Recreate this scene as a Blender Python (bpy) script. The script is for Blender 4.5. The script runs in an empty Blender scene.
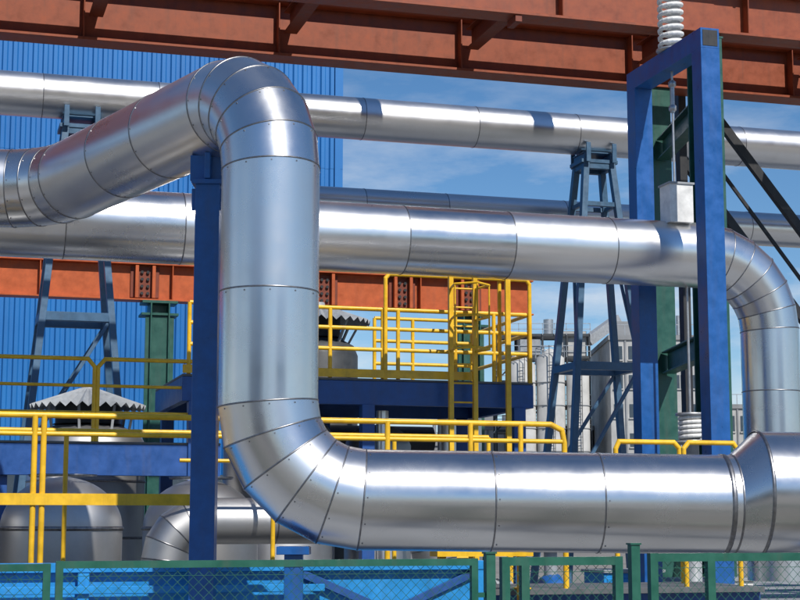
import bpy, bmesh, math, random
from mathutils import Vector, Matrix
random.seed(7)
R=math.radians
A=R(16.3); CA=math.cos(A); SA=math.sin(A)
U=Vector((CA,SA,0)); V=Vector((-SA,CA,0)); Z=Vector((0,0,1))
def PL(s,t,z): return U*s+V*t+Z*z

# ---------------------------------------------------------------- materials
def newmat(name):
    m=bpy.data.materials.new(name); m.use_nodes=True
    nt=m.node_tree; b=nt.nodes['Principled BSDF']
    return m,nt,b
def N(nt,t,**k):
    n=nt.nodes.new(t)
    for a,v in k.items(): setattr(n,a,v)
    return n
def objco(nt,scale=(1,1,1)):
    tc=N(nt,'ShaderNodeTexCoord'); mp=N(nt,'ShaderNodeMapping')
    nt.links.new(tc.outputs['Object'],mp.inputs[0]); mp.inputs['Scale'].default_value=scale
    return mp.outputs[0]
def noise(nt,co,scale,detail=4,rough=.55):
    n=N(nt,'ShaderNodeTexNoise'); n.inputs['Scale'].default_value=scale
    n.inputs['Detail'].default_value=detail; n.inputs['Roughness'].default_value=rough
    nt.links.new(co,n.inputs['Vector']); return n.outputs['Fac']
def mix(nt,f,a,b,mode='MIX'):
    m=N(nt,'ShaderNodeMix',data_type='RGBA',blend_type=mode)
    if isinstance(f,(int,float)): m.inputs[0].default_value=f
    else: nt.links.new(f,m.inputs[0])
    for i,x in ((6,a),(7,b)):
        if isinstance(x,tuple): m.inputs[i].default_value=(*x,1)
        else: nt.links.new(x,m.inputs[i])
    return m.outputs[2]
def maprange(nt,v,a,b,c,d):
    m=N(nt,'ShaderNodeMapRange'); nt.links.new(v,m.inputs[0])
    for i,x in enumerate((a,b,c,d)): m.inputs[i+1].default_value=x
    return m.outputs[0]
def bump(nt,b,h,strength,dist=.01,prev=None):
    n=N(nt,'ShaderNodeBump'); n.inputs['Strength'].default_value=strength; n.inputs['Distance'].default_value=dist
    nt.links.new(h,n.inputs['Height'])
    if prev: nt.links.new(prev,n.inputs['Normal'])
    nt.links.new(n.outputs[0],b.inputs['Normal']); return n.outputs[0]

def paint(name,col,rough=.42,dirt=.35,dcol=(.10,.085,.07),metal=0):
    m,nt,b=newmat(name); co=objco(nt)
    fine=noise(nt,co,5,6,.65)
    st=noise(nt,objco(nt,(5,5,.5)),1.5,4,.6)
    dark=tuple(c*.75 for c in col); lite=tuple(min(1,c*1.12+.005) for c in col)
    c1=mix(nt,maprange(nt,fine,.3,.7,0,1),dark,lite)
    c2=mix(nt,maprange(nt,st,.52,.8,0,dirt),c1,dcol)
    nt.links.new(c2,b.inputs['Base Color'])
    nt.links.new(maprange(nt,fine,.3,.7,rough-.08,rough+.12),b.inputs['Roughness'])
    b.inputs['Metallic'].default_value=metal
    bump(nt,b,fine,.12,.004)
    return m

def cladding(name,base=.74,rough=.2,dent=.16,stainamt=.16):
    m,nt,b=newmat(name)
    at=N(nt,'ShaderNodeAttribute',attribute_name='rnd'); rv=at.outputs['Fac']
    big=noise(nt,objco(nt),.9,2,.4)
    stain=noise(nt,objco(nt,(1.5,1.5,1.5)),1.1,6,.65)
    c=mix(nt,rv,(base*.86,base*.865,base*.87),(base*1.05,)*3)
    c=mix(nt,maprange(nt,stain,.5,.78,0,stainamt),c,(base*.6,base*.59,base*.57))
    nt.links.new(c,b.inputs['Base Color'])
    b.inputs['Metallic'].default_value=1
    ad=N(nt,'ShaderNodeMath',operation='ADD')
    nt.links.new(maprange(nt,rv,0,1,rough-.03,rough+.05),ad.inputs[0])
    nt.links.new(maprange(nt,stain,.35,.75,-.02,.07),ad.inputs[1])
    nt.links.new(ad.outputs[0],b.inputs['Roughness'])
    bump(nt,b,big,dent,.05)
    return m

def flat(name,col,rough=.6,metal=0,nscale=6,var=.25,bmp=.1):
    m,nt,b=newmat(name); co=objco(nt)
    n=noise(nt,co,nscale,6,.6)
    c=mix(nt,maprange(nt,n,.3,.7,0,1),tuple(x*(1-var) for x in col),tuple(min(1,x*(1+var*.6)) for x in col))
    nt.links.new(c,b.inputs['Base Color']); b.inputs['Roughness'].default_value=rough; b.inputs['Metallic'].default_value=metal
    bump(nt,b,n,bmp,.01); return m

STEEL=cladding('aluminium_cladding',.79,.26)
STEEL2=cladding('aluminium_cladding_dull',.76,.31)
TANK=cladding('tank_cladding',.50,.45,.2,.35)
SEAM=flat('seam_bead',(.26,.26,.27),.4,1,20,.3)
BLUE=paint('blue_frame_paint',(.008,.095,.33),.35,.22)
BLUEB=paint('blue_base_paint',(.012,.24,.60),.4,.2)
BLUED=paint('blue_deck_paint',(.012,.075,.28),.42,.25)
SLATE=paint('slate_blue_paint',(.05,.12,.21),.4,.25)
YEL=paint('yellow_rail_paint',(.80,.47,.015),.38,.3,(.25,.13,.03))
RED=paint('red_oxide_paint',(.26,.050,.011),.5,.4,(.08,.035,.02))
REDD=paint('red_oxide_dark',(.18,.032,.010),.55,.45,(.05,.025,.015))
ORANGE=paint('orange_beam_paint',(.44,.082,.012),.5,.3,(.2,.06,.03))
GREEN=paint('green_column_paint',(.012,.085,.065),.42,.3)
FENCEG=paint('green_fence_paint',(.01,.10,.065),.4,.3)
BLACK=paint('black_steel',(.012,.013,.016),.5,.3)
CREAM=paint('cream_paint',(.62,.56,.36),.5,.45)
WHITE=paint('white_paint',(.74,.74,.72),.4,.25,(.35,.3,.24))
GALV=flat('galvanised',(.45,.46,.47),.42,.8,8,.25)
GREYP=paint('grey_paint',(.30,.32,.34),.5,.3)
DARK=paint('dark_steel',(.04,.045,.05),.5,.3)
CONC=flat('concrete',(.42,.42,.41),.85,0,.6,.25,.2)
CONC2=flat('concrete_dark',(.25,.26,.27),.85,0,.5,.3,.2)
BRICK=flat('brown_render',(.17,.13,.10),.85,0,.5,.3,.2)
GLASS=flat('window_dark',(.05,.07,.09),.2,0,2,.2,0)
GRATE=paint('grating',(.10,.11,.12),.6,.3)

# ---------------------------------------------------------------- mesh builder
class MB:
    def __init__(s,name,bevel=0):
        s.name=name; s.v=[]; s.f=[]; s.fm=[]; s.sm=[]; s.rnd=[]; s.mats=[]; s.bevel=bevel
    def mi(s,m):
        if m not in s.mats: s.mats.append(m)
        return s.mats.index(m)
    def add(s,vs,fs,mat,smooth=False,rnd=None):
        o=len(s.v); i=s.mi(mat); s.v+= [Vector(x) for x in vs]
        if rnd is None: rnd=random.random()
        for f in fs:
            s.f.append([o+k for k in f]); s.fm.append(i); s.sm.append(smooth); s.rnd.append(rnd)
    def obox(s,c,a,b,d,mat):
        vs=[c+a*i+b*j+d*k for k in(-1,1) for j in(-1,1) for i in(-1,1)]
        s.add(vs,[(0,2,3,1),(4,5,7,6),(0,1,5,4),(2,6,7,3),(0,4,6,2),(1,3,7,5)],mat)
    def pbox(s,s0,s1,t0,t1,z0,z1,mat):   # box in plant axes
        s.obox(PL((s0+s1)/2,(t0+t1)/2,(z0+z1)/2),U*(s1-s0)/2,V*(t1-t0)/2,Z*(z1-z0)/2,mat)
    def wbox(s,x0,x1,y0,y1,z0,z1,mat):
        s.obox(Vector(((x0+x1)/2,(y0+y1)/2,(z0+z1)/2)),Vector(((x1-x0)/2,0,0)),Vector((0,(y1-y0)/2,0)),Z*(z1-z0)/2,mat)
    def frame(s,p1,p2,up=Z):
        d=(p2-p1).normalized()
        if abs(d.dot(up))>.98: up=V
        a=d.cross(up).normalized(); b=a.cross(d).normalized(); return d,a,b
    def beam(s,p1,p2,w,h,mat,up=Z):
        d,a,b=s.frame(p1,p2,up)
        s.obox((p1+p2)/2,d*((p2-p1).length/2),a*w/2,b*h/2,mat)
    def ibeam(s,p1,p2,w,h,mat,up=Z,tf=.03,tw=.02):
        d,a,b=s.frame(p1,p2,up); L=d*((p2-p1).length/2); c=(p1+p2)/2
        s.obox(c+b*(h/2-tf/2),L,a*w/2,b*tf/2,mat); s.obox(c-b*(h/2-tf/2),L,a*w/2,b*tf/2,mat)
        s.obox(c,L,a*tw/2,b*(h/2-tf),mat)
    def pipe(s,pts,r,mat,n=48,bead=None,caps=True,bh=.006,bw=.010,screws=0):
        m=len(pts); rr=r if isinstance(r,(list,tuple)) else [r]*m
        d=[(pts[i+1]-pts[i]).normalized() for i in range(m-1)]
        up=Z if abs(d[0].dot(Z))<.9 else V
        a=d[0].cross(up).normalized(); b=a.cross(d[0]).normalized()
        for i in range(m-1):
            if i>0:
                q=d[i-1].rotation_difference(d[i]); a=q@a; b=q@b
            n0=(d[i-1]+d[i]).normalized() if i>0 else d[i]
            n1=(d[i]+d[i+1]).normalized() if i<m-2 else d[i]
            vs=[]
            for P,nn,rad in((pts[i],n0,rr[i]),(pts[i+1],n1,rr[i+1])):
                for k in range(n):
                    th=2*math.pi*k/n; o=(a*math.cos(th)+b*math.sin(th))*rad
                    o=o-d[i]*(o.dot(nn)/d[i].dot(nn)); vs.append(P+o)
            s.add(vs,[(k,(k+1)%n,n+(k+1)%n,n+k) for k in range(n)],mat,True)
            if caps and i==0: s.add(vs[:n],[tuple(range(n))[::-1]],mat)
            if caps and i==m-2: s.add(vs[n:],[tuple(range(n))],mat)
            if bead and i>0:
                P=pts[i]; vv=[]
                for off,hh in((-bw,-.002),(-bw*.6,bh),(bw*.6,bh),(bw,-.002)):
                    for k in range(n):
                        o=vs[k]-P; vv.append(P+o*(1+hh/rr[i])+n0*off)
                fs=[(j*n+k,j*n+(k+1)%n,(j+1)*n+(k+1)%n,(j+1)*n+k) for j in range(3) for k in range(n)]
                s.add(vv,fs,bead,True)
            if screws and i>0:
                for k in range(0,n,n//screws):
                    on=(a*math.cos(2*math.pi*k/n)+b*math.sin(2*math.pi*k/n))
                    q0=vs[k]+d[i]*.035; tt=d[i].cross(on)
                    s.obox(q0,d[i]*.007,tt*.007,on*.005,bead)
    def cyl(s,p1,p2,r,mat,r2=None,n=20):
        s.pipe([p1,p2],[r,r if r2 is None else r2],mat,n)
    def tube(s,pts,r,mat,n=8): s.pipe(pts,r,mat,n)
    def lathe(s,c,prof,mat,n=32,axis=Z,smooth=True,rnd=None):
        a=axis.orthogonal().normalized(); b=axis.cross(a)
        vs=[c+axis*z+(a*math.cos(2*math.pi*k/n)+b*math.sin(2*math.pi*k/n))*max(r,.001) for r,z in prof for k in range(n)]
        s.add(vs,[(j*n+k,j*n+(k+1)%n,(j+1)*n+(k+1)%n,(j+1)*n+k) for j in range(len(prof)-1) for k in range(n)],mat,smooth,rnd)
    def done(s):
        me=bpy.data.meshes.new(s.name); me.from_pydata([tuple(x) for x in s.v],[],s.f)
        for m in s.mats: me.materials.append(m)
        me.polygons.foreach_set('material_index',s.fm); me.polygons.foreach_set('use_smooth',s.sm)
        at=me.attributes.new('rnd','FLOAT','FACE'); at.data.foreach_set('value',s.rnd)
        bm=bmesh.new(); bm.from_mesh(me); bmesh.ops.recalc_face_normals(bm,faces=bm.faces); bm.to_mesh(me); bm.free()
        me.update(); ob=bpy.data.objects.new(s.name,me); bpy.context.scene.collection.objects.link(ob)
        if s.bevel:
            b=ob.modifiers.new('bevel','BEVEL'); b.width=s.bevel; b.segments=1; b.limit_method='ANGLE'; b.angle_limit=R(50)
        return ob

def fillet(ctrl,rad,gores=4):
    out=[ctrl[0]]
    for i in range(1,len(ctrl)-1):
        p=ctrl[i]; d1=(ctrl[i]-ctrl[i-1]).normalized(); d2=(ctrl[i+1]-ctrl[i]).normalized()
        ang=d1.angle(d2); r=rad[i-1]; tl=r*math.tan(ang/2)
        c=p-d1*tl+(d2-d1*d1.dot(d2)).normalized()*r
        ax=d1.cross(d2).normalized(); v0=(p-d1*tl)-c
        g=gores if isinstance(gores,int) else gores[i-1]
        out+=[c+Matrix.Rotation(ang*k/g,3,ax)@v0 for k in range(g+1)]
    out.append(ctrl[-1])
    res=[out[0]]
    for p in out[1:]:
        if (p-res[-1]).length>.02: res.append(p)
    return res
def seams(p,ps):
    out=[]
    for i in range(len(p)-1):
        out.append(p[i])
        L=(p[i+1]-p[i]).length
        if L>ps*1.3:
            k=round(L/ps)
            for j in range(1,k): out.append(p[i].lerp(p[i+1],j/k+ (0.06 if j%2 else -.05)/max(k,1)))
    out.append(p[-1]); return out

# ---------------------------------------------------------------- main pipe loop
W=Vector
zt=6.17; zb=1.96
pA=W((-1.32,16.0,zt)); pB=W((-4.55,20.3,5.97))
m=MB('insulated_pipeline')
low_end=W((3.25,16.33,1.905))
ctrl=[pB-U*9, pB, pA, W((-1.32,16.0,zb)), low_end]
pts=seams(fillet(ctrl,[1.1,.85,.95],[4,5,5]),1.25)
m.pipe(pts,.5,STEEL,72,SEAM,screws=12)
e=low_end; dx=(low_end-W((-1.32,16,zb))).normalized()
ay=dx.cross(Z).normalized(); az=ay.cross(dx).normalized()
def loft(m,secs,mat,n=72):
    vs=[c+(ay*math.cos(2*math.pi*k/n)+az*math.sin(2*math.pi*k/n))*r for c,r in secs for k in range(n)]
    m.add(vs,[(j*n+k,j*n+(k+1)%n,(j+1)*n+(k+1)%n,(j+1)*n+k) for j in range(len(secs)-1) for k in range(n)],mat,True)
loft(m,[(e-dx*.02,.499),(e-dx*.012,.509),(e+dx*.028,.509),(e+dx*.035,.499)],SEAM)
loft(m,[(e,.5),(e+dx*.10,.5)],STEEL)
k0=e+dx*.10; k1=k0+dx*.26+Z*.11
loft(m,[(k0,.5),(k1,.632)],STEEL)
loft(m,[(k0-dx*.01,.502),(k0,.508),(k0+dx*.01,.506)],SEAM)
loft(m,[(k1-dx*.015,.632),(k1-dx*.008,.642),(k1+dx*.016,.642),(k1+dx*.024,.632)],SEAM)
m.pipe([k1,k1+dx*1.0,k1+dx*2.2,k1+dx*3.6],.632,STEEL,72,SEAM)
m.done()

m=MB('pipe_support_post',.006)
c=W((-2.06,16.92,0))
m.obox(c+Z*2.66,W((.13,0,0)),W((0,.13,0)),Z*2.66,BLUE)
m.obox(c+Z*5.34,W((.17,0,0)),W((0,.17,0)),Z*.025,BLUE)
m.obox(c+Z*5.51,W((.20,0,0)),W((0,.05,0)),Z*.14,BLUE)
m.obox(c+Z*5.51,W((.03,0,0)),W((0,.19,0)),Z*.14,BLUE)
for sx in(-1,1): m.obox(c+W((sx*.135,0,5.17)),W((.05,0,0)),W((0,.008,0)),Z*.12,BLUE)
m.obox(c+Z*.02,W((.25,0,0)),W((0,.25,0)),Z*.02,BLUE)
m.done()
for (x,y,zz) in((-1.05,16.03,1.46),(4.6,16.45,1.37)):
    m=MB('pipe_pedestal',.005)
    m.wbox(x-.09,x+.09,y-.09,y+.09,0,zz-.05,BLUE); m.wbox(x-.16,x+.16,y-.2,y+.2,zz-.05,zz+.03,BLUE)
    m.wbox(x-.2,x+.2,y-.2,y+.2,0,.03,BLUE)
    m.done()

# ---------------------------------------------------------------- second pipe with elbow
m=MB('insulated_pipe_with_downturn')
T2=21.94; z2=5.79
p=fillet([PL(-16,T2,z2),PL(12.36,T2,z2),PL(12.36,T2,.0)],[1.12],[6])
q0=[p[0]]; L=(p[1]-p[0]).length; k=int(L/1.55)
for j in range(1,k): q0.append(p[0].lerp(p[1],j/k))
arc=p[1:-1]; down=[]; a=arc[-1]
for j in range(1,5): down.append(a-Z*j*.95)
q0+=arc+down
rads=[]
for i,q in enumerate(q0):
    rads.append(.5 if i<k+1 else max(.445,.5-.055*(i-k)/5))
m.pipe(q0,rads,STEEL,56,SEAM)
m.done()
def longpipe(name,t,z,r,s0,s1,step,mat,ph=0):
    m=MB(name); n=int((s1-s0)/step)
    m.pipe([PL(s0+ (i*step+(ph+random.uniform(-.3,.3) if 0<i<n else 0)),t,z) for i in range(n+1)],r,mat,48,SEAM)
    return m.done()
longpipe('insulated_overhead_pipe',31.5,10.1,.44,-20,34,2.15,STEEL2,.6)
longpipe('insulated_overhead_pipe',33.0,8.55,.39,6.0,34,2.3,STEEL2,.3)

# ---------------------------------------------------------------- blue portal with spring hanger
m=MB('blue_pipe_hanger_portal',.008)
S0=10.7; tn=20.6; tf=22.9; zt2=8.9; hw=.15
for t in(tn,tf):
    m.pbox(S0-hw,S0+hw,t-hw,t+hw,0.02,zt2-.3,BLUE); m.pbox(S0-.25,S0+.25,t-.25,t+.25,0,.02,BLUE)
m.pbox(S0-hw,S0+hw,tn-hw,tf+hw,zt2-.3,zt2,BLUE)
m.pbox(S0-.12,S0+.12,tn-hw-.006,tn-hw,zt2-.27,zt2-.03,BLACK)
m.done()
def spring(m,c,z0,z1,r=.17,tr=.035,turns=9):
    pts=[]; n=turns*16
    for i in range(n+1):
        a=2*math.pi*i/16; pts.append(c+W((math.cos(a)*r,math.sin(a)*r,z0+(z1-z0)*i/n)))
    m.pipe(pts,tr,WHITE,8)
    m.lathe(c,[(0,z0-.04),(r+.06,z0-.04),(r+.06,z0-.01),(0,z0-.01)],GALV)
    m.lathe(c,[(0,z1),(r+.06,z1+.01),(r+.06,z1+.05),(0,z1+.05)],GALV)
m=MB('spring_pipe_hanger')
c=PL(S0,21.72,0)
spring(m,c,8.95,10.0)
m.cyl(c+Z*9.9,c+Z*10.25,.02,GALV)
m.cyl(c+Z*6.8,c+Z*8.6,.018,GALV)
m.cyl(c+Z*7.95,c+Z*8.45,.035,GALV)
m.lathe(c+Z*7.95,[(.02,0),(.06,.03),(.06,.1),(.02,.13)],GALV,6)
m.lathe(c+Z*8.33,[(.02,0),(.06,.03),(.06,.1),(.02,.13)],GALV,6)
m.pbox(S0-.16,S0+.22,21.55,21.9,6.22,6.80,WHITE)
m.pbox(S0-.18,S0+.24,21.53,21.92,6.80,6.83,GREYP)
m.done()
m=MB('spring_pipe_support')
c=PL(10.98,21.95,0)
spring(m,c,2.97,3.32,.16,.03,5)
m.cyl(c+Z*3.36,c+Z*5.33,.02,GALV)
m.lathe(c,[(.0,0),(.25,0),(.25,.05),(.12,.05),(.12,2.89),(.28,2.91),(.28,2.94),(0,2.94)],GREYP)
m.done()

# ---------------------------------------------------------------- trestles
def trestle(s,t,ztop,zc):
    m=MB('steel_pipe_trestle',.005)
    ts,tt,bs,bt=.30,.26,1.18,1.0
    def leg(i,j,z):
        f=(ztop-z)/ztop; return PL(s+i*(ts+(bs-ts)*f),t+j*(tt+(bt-tt)*f),z)
    for i in(-1,1):
        for j in(-1,1):
            m.beam(leg(i,j,.02),leg(i,j,ztop),.13,.15,SLATE,V)
            q=leg(i,j,0); m.obox(q+Z*.01,U*.16,V*.16,Z*.01,SLATE)
    for z,w in((zc,.17),(ztop-.9,.1),(ztop-.05,.14)):
        for j in(-1,1): m.beam(leg(-1,j,z)-U*.06,leg(1,j,z)+U*.06,w*.8,w,SLATE)
        for i in(-1,1): m.beam(leg(i,-1,z)-V*.03,leg(i,1,z)+V*.03,w*.8,w*.9,SLATE)
    for j in(-1,1):
        m.beam(leg(-1,j,zc-2.6),leg(1,j,zc),.07,.07,SLATE,V)
    for i in(-1,1): m.beam(leg(i,-1,zc),leg(i,1,ztop-.9),.06,.06,SLATE,U)
    m.pbox(s-.42,s+.42,t-.34,t+.34,ztop,ztop+.08,SLATE)
    for i in(-1,1): m.pbox(s+i*.3-.04,s+i*.3+.04,t-.3,t+.3,ztop+.08,ztop+.22,SLATE)
    m.pbox(s-.36,s+.36,t-.30,t+.30,ztop+.222,ztop+.25,SLATE)
    for j in(-1,1):
        for i in(-1,1): m.pbox(s+i*.3-.05,s+i*.3+.05,t+j*.43-.02,t+j*.43+.02,ztop+.0,ztop+.42,SLATE)
    return m.done()
trestle(2.6,31.5,9.42,5.65)
trestle(13.6,31.5,9.42,5.0)

# ---------------------------------------------------------------- red bridge
m=MB('red_steel_pipe_bridge',.006)
s0,s1=-16,34; zb1=10.15
def girder(t,z0,h,w,mat,tf=.05,ph=.8,st=3.5):
    m.ibeam(PL(s0,t,z0+h/2),PL(s1,t,z0+h/2),w,h,mat,Z,tf,.03)
    s=s0+ph
    while s<s1:
        for j in(-1,1): m.pbox(s-.012,s+.012,t+j*.017,t+j*(w/2-.01),z0+tf,z0+h-tf,mat)
        s+=st
girder(27.9,zb1,1.05,.5,RED,st=3.5)
girder(24.55,zb1+.04,.86,.45,RED,ph=1.5,st=3.5)
s=s0+1
while s<s1-1:
    m.ibeam(PL(s,24.8,zb1+.62),PL(s,27.65,zb1+.62),.25,.4,REDD,Z,.025,.02)
    s+=3.5
for t in(25.5,26.3,27.1):
    m.beam(PL(s0,t,zb1+.93),PL(s1,t,zb1+.93),.18,.2,REDD)
for s in(9.2,12.0,14.8): m.pbox(s-.06,s+.06,24.35,24.75,zb1-.08,zb1+.04,REDD)
for s in(9.25,13.05,20.0,-10,27):  # unseen posts added above the girder to cast shadow bands on the overhead pipe
    m.pbox(s-.2,s+.2,27.75,28.05,zb1+1.055,15.2,REDD)
    m.pbox(s-.26,s+.26,27.7,28.1,15.2,15.3,REDD)
m.done()
m=MB('cream_cable_duct',.01)
def seg(a,b):
    m.pbox(a,b,24.25,24.75,zb1+.91,zb1+1.45,CREAM)
    m.pbox(a,b,24.22,24.78,zb1+1.455,zb1+1.51,GREYP)
    s=a+.4
    while s<b: m.pbox(s-.03,s+.03,24.235,24.765,zb1+.905,zb1+1.46,CREAM); s+=1.6
seg(13.0,34)
m.done()
def pier(sn,sf,name='green_bridge_pier'):
    m=MB(name,.006)
    for s,t,w in((sn,24.6,.46),(sf,27.9,.40)):
        m.ibeam(PL(s,t,0),PL(s,t,zb1),w,w,GREEN,V,.035,.03)
        m.pbox(s-w*.6,s+w*.6,t-w*.6,t+w*.6,0,.03,GREEN)
        m.pbox(s-w*.55,s+w*.55,t-w*.52,t+w*.52,zb1-.04,zb1-.003,GREEN)
    m.pbox(sn-.2,sn+.2,24.4,24.8,zb1-.002,zb1+.038,GREEN)
    for z in(4.75,8.9):
        m.ibeam(PL(sn,24.85,z),PL(sf,27.65,z),.25,.42,GREEN,Z,.03,.02)
    m.beam(PL(sn,24.85,4.5),PL(sf,27.65,.4),.12,.12,GREEN)
    return m.done()
pier(12.75,13.4)
pier(-13,-12.6); pier(31,31.4)
m=MB('black_diagonal_brace',.004)
for (a,za) in((14.1,10.75),(14.1,8.9)):
    L=za/1.22; m.beam(PL(a,28.25,za),PL(a+L,28.25,0.02),.12,.18,BLACK)
m.beam(PL(15.0,28.6,8.95),PL(22.2,28.6,.02),.05,.07,BLACK)
m.pbox(14.0,14.16,28.15,28.35,0,10.9,BLACK)
m.done()

# ---------------------------------------------------------------- orange beam + green columns
m=MB('orange_crane_beam',.005)
tO=38.0; zo=6.98; ho=.90
m.ibeam(PL(-14,tO,zo+ho/2),PL(14.6,tO,zo+ho/2),.42,ho,ORANGE,Z,.04,.03)
s=-13.2
while s<14.4:
    m.pbox(s-.012,s+.012,tO-.2,tO-.017,zo+.04,zo+ho-.04,ORANGE); s+=3.1
for s in(4.75,9.15,11.15,12.9):
    m.pbox(s-.34,s+.34,tO-.06,tO-.02,zo+.08,zo+ho-.08,REDD)
    for i in(-1,1):
        m.pbox(s+i*.2-.04,s+i*.2+.04,tO-.2,tO-.06,zo+.06,zo+ho-.06,ORANGE)
        for j in range(4): m.cyl(PL(s+i*.07,tO-.06,zo+.18+j*.17),PL(s+i*.07,tO-.11,zo+.18+j*.17),.04,BLACK,n=6)
m.done()
for s in(-10,5.1,12.9):
    m=MB('green_steel_column',.006)
    m.ibeam(PL(s,tO,0),PL(s,tO,zo-.07),.68,.46,GREEN,U,.035,.03)
    m.pbox(s-.44,s+.44,tO-.3,tO+.3,zo-.36,zo-.30,GREEN); m.pbox(s-.42,s+.42,tO-.3,tO+.3,zo-.068,zo-.003,GREEN)
    m.pbox(s-.4,s+.4,tO-.4,tO+.4,0,.04,GREEN)
    for i in(-1,1): m.pbox(s+i*.2-.01,s+i*.2+.01,tO-.26,tO-.0,zo-1.4,zo-.37,GREEN)
    m.pbox(s-.34,s+.34,tO-.245,tO-.235,.05,zo-.37,GREEN)
    m.done()

# ---------------------------------------------------------------- blue corrugated building
blu,nt,b=newmat('blue_corrugated_sheet'); co=objco(nt)
n1=noise(nt,co,.25,4); n2=noise(nt,objco(nt,(3,3,.15)),1.2,5)
c=mix(nt,maprange(nt,n1,.3,.7,0,1),(.012,.13,.38),(.018,.17,.46)); c=mix(nt,maprange(nt,n2,.5,.75,0,.25),c,(.018,.09,.24))
nt.links.new(c,b.inputs['Base Color']); b.inputs['Roughness'].default_value=.4
m=MB('blue_corrugated_building')
tB=48.5; sR=12.05; sL=-24; H=19
pitch=.30
s=sL; prof=[]
while s<sR-.01:
    prof+=[(s,0),(s+pitch*.36,0),(s+pitch*.5,-.07),(s+pitch*.86,-.07)]; s+=pitch
prof.append((sR,0))
n=len(prof)
for za,zb_ in((.3,6.6),(6.62,12.9),(12.92,H)):
    o_=.0 if za<1 else (.008 if za<7 else .016)
    vs=[PL(a,tB+bb-o_,z) for z in(za,zb_+.03 if za<12 else zb_) for a,bb in prof]
    m.add(vs,[(i,i+1,n+i+1,n+i) for i in range(n-1)],blu)
prof=[]; t=tB
while t<tB+20: prof+=[(0,t),(0,t+pitch*.36),(.07,t+pitch*.5),(.07,t+pitch*.86)]; t+=pitch
vs=[PL(sR+bb,a,z) for z in(.3,H) for bb,a in prof]; n=len(prof)
m.add(vs,[(i,i+1,n+i+1,n+i) for i in range(n-1)],blu)
m.pbox(sL,sR,tB+.02,tB+20,H,H+.25,GREYP); m.pbox(sR-.06,sR+.12,tB-.12,tB+.06,0,H+.3,blu)
m.pbox(sL,sR,tB-.14,tB-.095,H-.2,H+.3,blu); m.pbox(sL,sR,tB+.03,tB+20,0,.3,CONC)
m.pbox(-14,10,tB-.12,tB-.09,1.2,3.2,GLASS)
m.done()

# ---------------------------------------------------------------- yellow railings, platforms
def rail(m,pl,zs,posts,zdeck,r=.03):
    for z in zs: m.tube([Vector((q.x,q.y,z)) for q in pl],r,YEL)
    for q in posts: m.tube([Vector((q.x,q.y,zdeck)),Vector((q.x,q.y,zs[0]))],r*1.05,YEL)
m=MB('yellow_walkway_railing')
tW=18.5
m.tube([PL(-8,tW,2.93),PL(7.35,tW,2.93),PL(7.5,tW,2.86),PL(7.53,tW,2.7),PL(7.53,tW,.93)],.035,YEL,10)
m.tube([PL(-8,tW,2.72),PL(7.5,tW,2.72)],.028,YEL)
m.pbox(-8,2.95,tW-.06,tW+.02,1.92,2.05,YEL)
for s in(-6.0,-3.2,-.9,.0,1.12,1.22,2.95,5.25,6.3,6.95):
    m.tube([PL(s,tW-.01,.93),PL(s,tW-.01,2.93)],.034,YEL)
for s in(-3.2,.0,1.17,2.95,5.25,6.95): m.pbox(s-.09,s+.09,tW-.09,tW+.07,.93,.95,YEL)
m.tube([PL(-8,tW+1.6,2.85),PL(7.1,tW+1.6,2.85)],.03,YEL); m.tube([PL(3,tW+1.6,2.5),PL(7.1,tW+1.6,2.5)],.025,YEL)
for s in(-6,-3.5,-1,1.6,4.2,5.8,7.1): m.tube([PL(s,tW+1.6,.93),PL(s,tW+1.6,2.85)],.03,YEL)
m.tube([PL(8.75,tW+1.2,.93),PL(8.75,tW+1.2,2.7),PL(8.8,tW+1.2,2.80),PL(9.6,tW+1.2,2.80),PL(9.68,tW+1.2,2.72),PL(9.7,tW+1.2,.93)],.034,YEL,10)
m.tube([PL(8.75,tW+1.2,2.6),PL(9.7,tW+1.2,2.6)],.026,YEL)
m.tube([PL(9.2,tW+.1,.93),PL(9.2,tW+.1,2.66),PL(9.27,tW+.1,2.74),PL(9.9,tW+.1,2.74),PL(9.96,tW+.1,2.66),PL(9.96,tW+.1,.93)],.032,YEL,10)
m.pbox(5.75,6.95,tW-.4,tW-.1,1.33,1.43,YEL)
for s in(5.85,6.85): m.pbox(s-.04,s+.04,tW-.3,tW-.2,0,1.33,YEL)
m.done()
m=MB('walkway_platform',.004)
m.pbox(-8,10.2,tW+.03-.1,tW+1.7,.86,.93,GRATE); m.pbox(-8,10.2,tW+.05,tW+.15,.66,.86,BLUED)
for s in(-7.5,-4,-.5,3,6.5,10): 
    m.pbox(s-.06,s+.06,tW+.06,tW+.14,0,.66,BLUED); m.pbox(s-.06,s+.06,tW+1.5,tW+1.62,0,.86,BLUED)
m.done()
m=MB('blue_pipe_rack_base',.006)
tK=17.45
m.pbox(-9,6.1,tK-.02,tK+.02,.25,1.20,BLUEB)
m.pbox(-9,6.1,tK-.12,tK+.12,1.2,1.30,BLUEB); m.pbox(-9,6.1,tK-.12,tK+.12,.15,.25,BLUEB)
for s in(-8,-5.6,-3.2,-.8,1.6,3.9,6.04): m.pbox(s-.06,s+.06,tK-.11,tK-.021,.25,1.2,BLUEB); m.pbox(s-.08,s+.08,tK-.1,tK+.1,0,.15,BLUEB)
m.beam(PL(3.96,tK-.05,.3),PL(5.98,tK-.05,1.17),.04,.09,BLUED)
m.beam(PL(3.96,tK-.095,1.17),PL(5.98,tK-.095,.3),.03,.09,BLUED)
m.pbox(-9,4.2,tK-.16,tK-.121,.98,1.06,BLUEB)
m.done()
m=MB('blue_access_platform',.005)
m.pbox(3.6,9.25,24.0,24.12,3.55,3.92,BLUED); m.pbox(3.6,9.25,26.9,27.02,3.55,3.92,BLUED)
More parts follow.
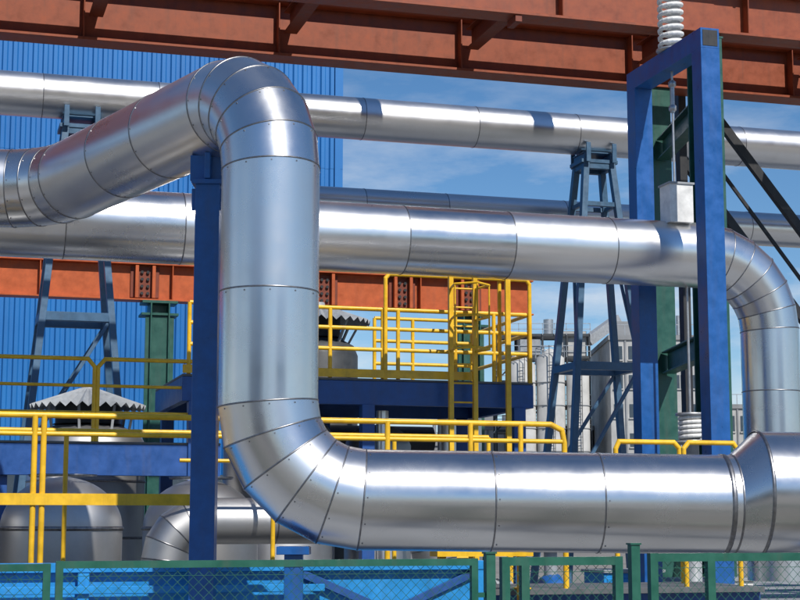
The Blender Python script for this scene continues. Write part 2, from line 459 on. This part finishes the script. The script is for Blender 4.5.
m.pbox(9.13,9.25,24.12,26.9,3.55,3.92,BLUED); m.pbox(3.6,3.72,24.12,26.9,3.55,3.92,BLUED)
m.pbox(3.6,9.25,24.0,27.0,3.925,3.96,GRATE)
for s in(3.8,6.5,9.0):
    for t in(24.06,26.96): m.pbox(s-.1,s+.1,t-.1,t+.1,0,3.55,BLUED)
m.pbox(3.6,8.2,23.975,23.995,3.97,4.1,YEL)
m.done()
m=MB('yellow_platform_railing')
f=lambda s,t:PL(s,t,0)
rail(m,[f(3.7,24.05),f(9.2,24.05),f(9.2,26.9)],[5.06,4.75,4.42],[f(s,24.05) for s in(3.7,4.8,5.9,6.75,7.0,7.95,8.6,9.2)]+[f(9.2,25.5),f(9.2,26.9)],3.95,.032)
rail(m,[f(7.4,26.9),f(9.2,26.9)],[5.3,4.9,4.5],[f(s,26.9) for s in(7.4,8.1)],3.95,.032)
m.tube([PL(6.78,24.0,3.95),PL(6.78,24.0,5.55),PL(6.84,24.0,5.62),PL(9.15,24.0,5.62),PL(9.2,24.0,5.55),PL(9.2,24.0,3.95)],.034,YEL)
m.tube([PL(8.7,24.05,3.95),PL(8.7,24.05,5.62)],.034,YEL)
for s in(7.78,8.18): m.pbox(s-.035,s+.035,23.72,23.80,1.0,5.75,YEL)
z=1.2
while z<5.6: m.tube([PL(7.78,23.76,z),PL(8.18,23.76,z)],.016,YEL,6); z+=.3
m.pbox(8.72,8.80,23.80,23.86,.0,5.6,YEL)
for z in(4.4,4.9,5.4): m.tube([PL(7.78,23.76,z),PL(7.70,23.3,z),PL(7.98,23.05,z),PL(8.26,23.3,z),PL(8.18,23.76,z)],.02,YEL,6)
for s,t in((7.70,23.3),(7.98,23.05),(8.26,23.3)): m.tube([PL(s,t,4.4),PL(s,t,5.4)],.015,YEL,6)
m.done()
m=MB('blue_access_platform',.005)
m.pbox(-6,4.2,24.0,24.12,2.42,2.88,BLUED); m.pbox(-6,4.2,24.0,25.2,2.885,2.92,GRATE)
m.pbox(-6,4.2,25.1,25.2,2.5,2.88,BLUED)
for s in(-5.5,-2.2,1.0,4.1): m.pbox(s-.09,s+.09,24.14,24.30,0,2.42,BLUED); m.pbox(s-.06,s+.06,24.95,25.08,0,2.885,BLUED)
m.done()
m=MB('yellow_platform_railing')
for a,b_ in((-5.9,.05),(.75,2.3),(2.35,4.15)):
    zz=4.15
    m.tube([PL(a,24.06,2.9),PL(a,24.06,zz-.12),PL(a+.1,24.06,zz),PL(b_-.1,24.06,zz),PL(b_,24.06,zz-.12),PL(b_,24.06,2.9)],.032,YEL)
    m.tube([PL(a,24.06,3.75),PL(b_,24.06,3.75)],.025,YEL); m.tube([PL(a,24.06,3.35),PL(b_,24.06,3.35)],.025,YEL)
    k=int((b_-a)/1.0)
    for i in range(1,k): q=a+(b_-a)*i/k; m.tube([PL(q,24.06,2.9),PL(q,24.06,zz)],.026,YEL)
m.tube([PL(3.9,24.6,2.9),PL(3.9,24.6,5.6)],.04,YEL); m.tube([PL(4.15,24.6,2.9),PL(4.15,24.6,5.6)],.04,YEL)
z=3.1
while z<5.5: m.tube([PL(3.9,24.6,z),PL(4.15,24.6,z)],.018,YEL,6); z+=.3
m.done()

# ---------------------------------------------------------------- tanks with pleated hoods
def hood_tank(s,t,ztop,rh,rt,col=TANK):
    m=MB('round_tank_with_ribbed_hood'); c=PL(s,t,0)
    n=64; vs=[c+Z*ztop]
    for k in range(n):
        a=2*math.pi*k/n; d=W((math.cos(a),math.sin(a),0)); up=.03 if k%2 else -.03
        vs.append(c+d*.16+Z*(ztop-.02+up*.1))
    for k in range(n):
        a=2*math.pi*k/n; d=W((math.cos(a),math.sin(a),0)); up=.05 if k%2 else -.03
        vs.append(c+d*rh*(1 if k%2 else .985)+Z*(ztop-.36*rh+up))
    fs=[(0,1+k,1+(k+1)%n) for k in range(n)]+[(1+k,1+n+k,1+n+(k+1)%n,1+(k+1)%n) for k in range(n)]
    m.add(vs,fs,GREYP)
    m.lathe(c,[(.02,ztop+.06),(.1,ztop+.05),(.12,ztop-.02)],GREYP)
    zh=ztop-.36*rh
    m.lathe(c,[(rt*.55,ztop-.2),(rt*.55,zh-.25),(rt*.6,zh-.27)],DARK)
    for k in range(8):
        a=2*math.pi*k/8; d=W((math.cos(a),math.sin(a),0)); m.beam(c+d*rh*.8+Z*(zh+.02),c+d*rt*.7+Z*(zh-.45),.04,.04,GREYP)
    m.lathe(c,[(0,zh-.28),(rt*.6,zh-.3),(rt*.9,zh-.42),(rt,zh-.6),(rt,0)],col,48)
    z=zh-1.2
    while z>.3: m.lathe(c,[(rt,z-.02),(rt+.015,z-.01),(rt+.015,z+.01),(rt,z+.02)],SEAM,48); z-=.9
    return m.done()
hood_tank(2.45,26.6,3.93,.94,.95)
hood_tank(6.75,28.4,5.70,.95,.72,DARK)
hood_tank(-1.3,26.8,3.95,1.0,1.0)
for s in(1.75,3.75,-.2,-2.2):
    m=MB('domed_process_tank'); t=22.4 if s<3 else 23.0; r=.82; zc=1.65
    prof=[(max(.001,math.sin(i/12*math.pi/2)*r),zc+math.cos(i/12*math.pi/2)*r*.85) for i in range(13)]+[(r,.3),(r*.9,.1),(r*.9,0)]
    m.lathe(PL(s,t,0),prof,TANK,56)
    m.lathe(PL(s,t,0),[(r,zc-.03),(r+.02,zc-.02),(r+.02,zc+.02),(r,zc+.03)],SEAM,56)
    m.lathe(PL(s,t,0),[(r*.55,zc+.7),(r*.57,zc+.73),(r*.53,zc+.73)],SEAM,40)
    m.done()
m=MB('insulated_branch_pipe')
m.pipe(seams(fillet([PL(2.95,20.9,0),PL(2.95,20.9,1.75),PL(6.6,20.9,1.75),PL(6.6,20.9,0)],[.5,.5],[4,4]),.9),.3,TANK,36,SEAM)
m.done()
m=MB('vertical_process_vessel')
for s,t,r,z in((7.1,25.6,.55,3.35),(5.4,25.4,.9,3.45)):
    m.lathe(PL(s,t,0),[(0,z),(r*.5,z-.04),(r*.85,z-.16),(r,z-.35),(r,0)],TANK,48)
    for q in(1,2): m.lathe(PL(s,t,0),[(r,q-.02),(r+.015,q),(r,q+.02)],SEAM,48)
m.done()
m=MB('insulated_riser_pipes')
for s,t,r,z in((8.5,26.2,.16,3.5),(8.9,25.9,.12,3.5),(6.9,24.6,.10,3.5)):
    m.pipe([PL(s,t,z-j*.7) for j in range(6)],r,STEEL2,24,SEAM)
m.pipe([PL(5.9,27.4,3.2),PL(7.4,27.4,3.2),PL(8.6,27.4,3.2)],.24,DARK,24)
m.done()

# ---------------------------------------------------------------- equipment behind fence (right)
m=MB('equipment_cabinet_row',.01)
for s,w,z,mat in((10.2,1.0,.95,BLUEB),(11.6,1.2,.8,WHITE)):
    m.pbox(s,s+w,23.5,24.3,.08,z,mat); m.pbox(s-.04,s+w+.04,23.46,24.34,z,z+.05,GREYP)
    m.pbox(s+.05,s+w/2-.02,23.485,23.499,.15,z-.08,mat); m.pbox(s+w/2+.02,s+w-.05,23.485,23.499,.15,z-.08,mat)
    m.pbox(s+w/2-.1,s+w/2-.07,23.46,23.484,z*.5,z*.5+.12,BLACK); m.pbox(s+.05,s+w-.05,23.55,24.25,0,.08,DARK)
m.done()
m=MB('pump_skid',.006)
m.pbox(7.2,9.6,22.0,23.2,0,.25,BLUEB)
m.cyl(PL(7.5,22.6,.62),PL(8.3,22.6,.62),.27,GREYP,n=24)
for k in range(9): m.cyl(PL(7.55+k*.08,22.6,.62),PL(7.57+k*.08,22.6,.62),.30,GREYP,n=24)
m.cyl(PL(8.3,22.6,.62),PL(8.8,22.6,.62),.09,GALV); m.lathe(PL(8.8,22.6,.62),[(0,0),(.3,0),(.36,.1),(.36,.25),(.25,.32),(0,.32)],BLUE,28,U)
m.cyl(PL(8.95,22.6,.9),PL(8.95,22.6,1.35),.1,GREYP); m.cyl(PL(8.95,22.6,1.3),PL(8.95,22.6,1.36),.18,GREYP)
m.pbox(7.6,8.2,22.4,22.8,.25,.4,DARK); m.pbox(8.8,9.2,22.4,22.8,.25,.36,DARK)
m.done()

# ---------------------------------------------------------------- chain-link fence
def fence(name,s0,s1,t,ztop,posts,gate=False):
    m=MB(name); h=.028 if not gate else .035
    m.pbox(s0,s1,t-h,t+h,ztop-2*h,ztop,FENCEG); m.pbox(s0,s1,t-h,t+h,.06,.06+2*h,FENCEG)
    for s in [s0+h]+posts+[s1-h]: m.pbox(s-h*1.02,s+h*1.02,t-h*1.02,t+h*1.02,0,ztop+.002,FENCEG)
    d=.084; z0=.1; z1=ztop-h; Hh=z1-z0
    x=s0-Hh
    while x<s1:
        for sg in(1,-1):
            xa,xb=x,x+Hh
            a=max(xa,s0); b_=min(xb,s1)
            if b_-a>.02:
                if sg>0: za,zb_=z0+(a-xa),z0+(b_-xa)
                else: za,zb_=z1-(a-xa),z1-(b_-xa)
                o=.003*sg
                p1,p2=PL(a,t+o,za),PL(b_,t+o,zb_)
                dd=(p2-p1).normalized(); n_=dd.cross(V)*.0021
                m.add([p1-n_,p1+n_,p1+V*.004,p2-n_,p2+n_,p2+V*.004],[(0,1,4,3),(1,2,5,4),(2,0,3,5)],FENCEG)
        x+=d
    for z in(z0+.1,(z0+z1)/2,z1-.09): m.pbox(s0,s1,t-.002,t+.002,z-.002,z+.002,FENCEG)
    return m.done()
tF=12.85
fence('green_chain_link_fence',-4.5,.93,tF,1.40,[-1.8])
fence('green_chain_link_fence',.97,4.43,tF,1.42,[])
m=MB('fence_gate_post'); m.pbox(4.50,4.58,tF-.04,tF+.04,0,1.46,FENCEG); m.pbox(4.49,4.59,tF-.05,tF+.05,1.46,1.475,FENCEG)
m.pbox(4.43,4.50,tF-.01,tF+.01,1.1,1.14,FENCEG); m.done()
fence('green_chain_link_fence',4.64,5.74,tF,1.43,[4.85],True)
m=MB('fence_gate_post'); m.pbox(5.82,5.90,tF-.04,tF+.04,0,1.53,FENCEG); m.pbox(5.81,5.91,tF-.05,tF+.05,1.53,1.545,FENCEG)
m.pbox(5.74,5.82,tF-.01,tF+.01,1.0,1.04,FENCEG); m.done()
fence('green_chain_link_fence',6.0,11.0,tF,1.455,[6.58,8.7],True)

# ---------------------------------------------------------------- far industrial background
m=MB('grain_silo_group')
Y=140
for x,r,zz in((10.6,1.3,15.6),(13.2,1.25,16.2),(15.6,1.0,14.8)):
    m.lathe(W((x,Y,0)),[(0,zz+.9),(.25,zz+.8),(r,zz),(r,0)],CONC,24)
    for q in range(2,int(zz),2): m.lathe(W((x,Y,0)),[(r,q-.06),(r+.08,q),(r,q+.06)],CONC2,24)
    for k in range(6):
        a=k*math.pi/3; m.cyl(W((x+math.cos(a)*r,Y+math.sin(a)*r,zz)),W((x+math.cos(a)*r,Y+math.sin(a)*r,zz+.9)),.04,GALV,n=5)
    m.pipe([W((x+math.cos(k*math.pi/6)*r,Y+math.sin(k*math.pi/6)*r,zz+.9)) for k in range(13)],.04,GALV,5)
    for q in range(int(zz*2)): m.wbox(x-.2,x+.2,Y-r-.22,Y-r-.18,q*.5+.2,q*.5+.24,DARK)
    for i in(-1,1): m.wbox(x+i*.22-.03,x+i*.22+.03,Y-r-.24,Y-r-.18,0,zz+1,DARK)
m.done()
m=MB('steel_conveyor_tower')
for x in(8.6,10.6,12.8,15.0,17.0):
    for y in(143,146): m.cyl(W((x,y,0)),W((x,y,18.6)),.12,DARK,n=6)
for z in(10,12.2,14.4,16.6,18.6):
    for y in(143,146): m.wbox(8.5,17.1,y-.1,y+.1,z-.12,z+.12,DARK)
    m.wbox(8.5,17.1,143.12,145.88,z-.05,z+.05,GREYP)
    for hz in(.5,1.0): m.wbox(8.5,17.1,142.78,142.82,z+hz,z+hz+.06,GALV)
    for k in range(9): m.wbox(8.5+k*1.07,8.56+k*1.07,142.78,142.82,z,z+1.05,GALV)
for i,x in enumerate((8.6,10.6,12.8,15.0)):
    for z in(10,14.4): m.cyl(W((x,143,z)),W((x+2.1,143,z+2.2)),.07,DARK,n=5)
m.wbox(10.8,12.6,142.85,146.2,16.8,18.2,GREYP); m.wbox(14.6,16.8,143.3,145.7,16.75,19.0,CONC)
m.cyl(W((9.3,143.5,18.6)),W((9.3,143.5,21)),.1,GALV,n=6); m.cyl(W((13.5,144.5,18.6)),W((13.5,144.5,20.2)),.45,GALV,n=14)
m.beam(W((17,144.5,18.2)),W((20,146,20.4)),1.0,.9,GREYP)
m.done()
def building(name,x0,x1,y,z,rows,cols,mat,depth=14):
    m=MB(name); m.wbox(x0,x1,y,y+depth,0,z,mat); m.wbox(x0-.15,x1+.15,y-.15,y+depth+.15,z+.003,z+.4,CONC2)
    dx=(x1-x0)/cols; dz=z/rows
    for i in range(cols):
        for j in range(rows):
            if random.random()<.12: continue
            m.wbox(x0+dx*(i+.2),x0+dx*(i+.8),y-.04,y-.004,dz*(j+.32),dz*(j+.78),GLASS)
            m.wbox(x0+dx*(i+.47),x0+dx*(i+.53),y-.07,y-.041,dz*(j+.32),dz*(j+.78),CONC)
            m.wbox(x0+dx*(i+.16),x0+dx*(i+.84),y-.12,y-.003,dz*(j+.27),dz*(j+.31),CONC)
    for i in range(1,cols): m.wbox(x0+dx*i-.07,x0+dx*i+.07,y-.1,y-.002,.1,z-.02,CONC2)
    m.wbox(x0+1,x0+2.5,y+3,y+5,z+.4,z+2,CONC2); m.cyl(W((x1-1.5,y+3,z+.4)),W((x1-1.5,y+3,z+2.5)),.2,GALV)
    m.cyl(W((x0+3.6,y+3,z+.4)),W((x0+3.6,y+3,z+1.6)),.35,GALV)
    k=int((x1-x0)/1.2)
    for i in range(k+1): m.wbox(x0+i*(x1-x0)/k-.03,x0+i*(x1-x0)/k+.03,y,y+.06,z+.4,z+1.3,GALV)
    m.wbox(x0,x1,y,y+.06,z+1.3,z+1.36,GALV)
    return m.done()
building('concrete_factory_building',18.2,26.2,138,17.6,7,6,CONC)
building('concrete_factory_building',6.5,18.0,150,10.5,3,7,CONC)
building('concrete_factory_building',27.5,33,150,12.5,4,4,CONC)
building('concrete_factory_building',-9,5,160,9.5,3,8,CONC2)
building('added_reflection_hall',-42,-12,-44,10,3,10,BRICK,12)  # unseen halls behind the camera, added to darken reflections in the pipes
building('added_reflection_hall',24,50,-50,9,3,9,BRICK,14)

# ---------------------------------------------------------------- trees
leaf,nt,b=newmat('leaves'); at=N(nt,'ShaderNodeAttribute',attribute_name='rnd')
c=mix(nt,at.outputs['Fac'],(.025,.05,.012),(.075,.12,.03)); nt.links.new(c,b.inputs['Base Color']); b.inputs['Roughness'].default_value=.6
bark=flat('bark',(.09,.065,.045),.9)
def trees(name,lst):
    m=MB(name)
    for (x,y,h) in lst:
        base=W((x,y,0)); m.cyl(base,base+Z*h*.55,.03*h,bark,.012*h,8)
        cl=[]
        for k in range(13):
            a=random.uniform(0,6.28); rr=random.uniform(.05,.27)*h; zz=random.uniform(.35,.95)*h
            rr*=1-.6*max(0,zz/h-.55)
            c=base+W((math.cos(a)*rr,math.sin(a)*rr,zz)); cl.append(c)
            m.cyl(base+Z*h*random.uniform(.3,.5),c,.009*h,bark,.003*h,5)
        for c in cl:
            R0=random.uniform(.10,.17)*h; tone=random.random()*.5
            for q in range(75):
                d=W([random.gauss(0,1) for _ in range(3)]).normalized()*R0*random.uniform(.45,1.05); d.z*=.75
                nrm=W([random.gauss(0,1) for _ in range(3)]).normalized(); a=nrm.orthogonal().normalized(); b2=nrm.cross(a)
                sz=random.uniform(.02,.04)*h; P=c+d
                m.add([P-a*sz,P+b2*sz*.7,P+a*sz,P-b2*sz*.7],[(0,1,2,3)],leaf,False,min(1,tone+random.random()*.5))
    return m.done()
trees('tree_row',[(x+random.uniform(-1,1),-28+random.uniform(-3,3),random.uniform(6,10)) for x in range(-36,40,7)])  # unseen row behind the camera, added as a dark band for pipe reflections
trees('tree_row',[(36+i*4.5,130+random.uniform(-4,4),random.uniform(10,13)) for i in range(3)])

# ---------------------------------------------------------------- ground
g,nt,b=newmat('gravel_ground'); co=objco(nt)
n1=noise(nt,co,.15,5); n2=noise(nt,co,14,8,.7)
c=mix(nt,maprange(nt,n1,.35,.65,0,1),(.18,.17,.155),(.27,.255,.23)); c=mix(nt,maprange(nt,n2,.35,.7,0,.5),c,(.11,.105,.10))
nt.links.new(c,b.inputs['Base Color']); b.inputs['Roughness'].default_value=.9; bump(nt,b,n2,.5,.03)
m=MB('ground'); m.add([(-1500,-1500,0),(1500,-1500,0),(1500,1500,0),(-1500,1500,0)],[(0,1,2,3)],g); m.done()
m=MB('road'); asp=flat('asphalt',(.06,.06,.062),.85,0,9,.25,.2)
m.add([(-1500,-6,.004),(1500,-6,.004),(1500,1,.004),(-1500,1,.004)],[(0,1,2,3)],asp)
wl=flat('road_line_white',(.7,.7,.68),.7)
for y in(-5.7,.6): m.add([(-200,y,.008),(200,y,.008),(200,y+.12,.008),(-200,y+.12,.008)],[(0,1,2,3)],wl)
m.done()
m=MB('concrete_pad'); m.add([PL(-20,13.5,.005),PL(36,13.5,.005),PL(36,44,.005),PL(-20,44,.005)],[(0,1,2,3)],CONC2); m.done()

# ---------------------------------------------------------------- world, sun, camera
sc=bpy.context.scene
w=bpy.data.worlds.new('World'); sc.world=w; w.use_nodes=True; nt=w.node_tree
bg=nt.nodes['Background']; sky=N(nt,'ShaderNodeTexSky',sky_type='NISHITA'); sky.sun_disc=False
EL=46; AZ=150
sky.sun_elevation=R(EL); sky.sun_rotation=R(AZ); sky.air_density=.9; sky.dust_density=.05; sky.ozone_density=3.5
tc=N(nt,'ShaderNodeTexCoord'); mp=N(nt,'ShaderNodeMapping'); mp.inputs['Scale'].default_value=(5,5,17)
mp.inputs['Rotation'].default_value=(R(5),R(9),0); mp.inputs['Location'].default_value=(3.3,.4,.9)
nt.links.new(tc.outputs['Generated'],mp.inputs[0])
cn=noise(nt,mp.outputs[0],1.1,9,.6)
cf=maprange(nt,cn,.44,.66,0,.8)
sx=N(nt,'ShaderNodeSeparateXYZ'); nt.links.new(tc.outputs['Generated'],sx.inputs[0])
low=maprange(nt,sx.outputs['Z'],.14,.30,1,.15)
mm=N(nt,'ShaderNodeMath',operation='MULTIPLY'); nt.links.new(cf,mm.inputs[0]); nt.links.new(low,mm.inputs[1])
hs=N(nt,'ShaderNodeHueSaturation'); hs.inputs['Saturation'].default_value=1.2; hs.inputs['Value'].default_value=1.05
nt.links.new(sky.outputs[0],hs.inputs['Color'])
c=mix(nt,mm.outputs[0],hs.outputs[0],(8.0,8.3,8.7))
nt.links.new(c,bg.inputs['Color']); bg.inputs['Strength'].default_value=.10
sun=bpy.data.lights.new('sun','SUN'); sun.energy=5.0; sun.angle=R(.5); sun.color=(1,.95,.88)
so=bpy.data.objects.new('sun',sun); sc.collection.objects.link(so)
d=W((-math.sin(R(AZ))*math.cos(R(EL)),-math.cos(R(AZ))*math.cos(R(EL)),-math.sin(R(EL))))
so.rotation_euler=d.to_track_quat('-Z','Y').to_euler()
cam=bpy.data.cameras.new('camera'); cam.lens=72; cam.sensor_width=36; cam.clip_end=5000
co_=bpy.data.objects.new('camera',cam); sc.collection.objects.link(co_)
co_.location=(0,0,1.7); co_.rotation_euler=(R(98),0,0); sc.camera=co_
sc.view_settings.view_transform='Standard'; sc.view_settings.look='None'; sc.view_settings.exposure=0
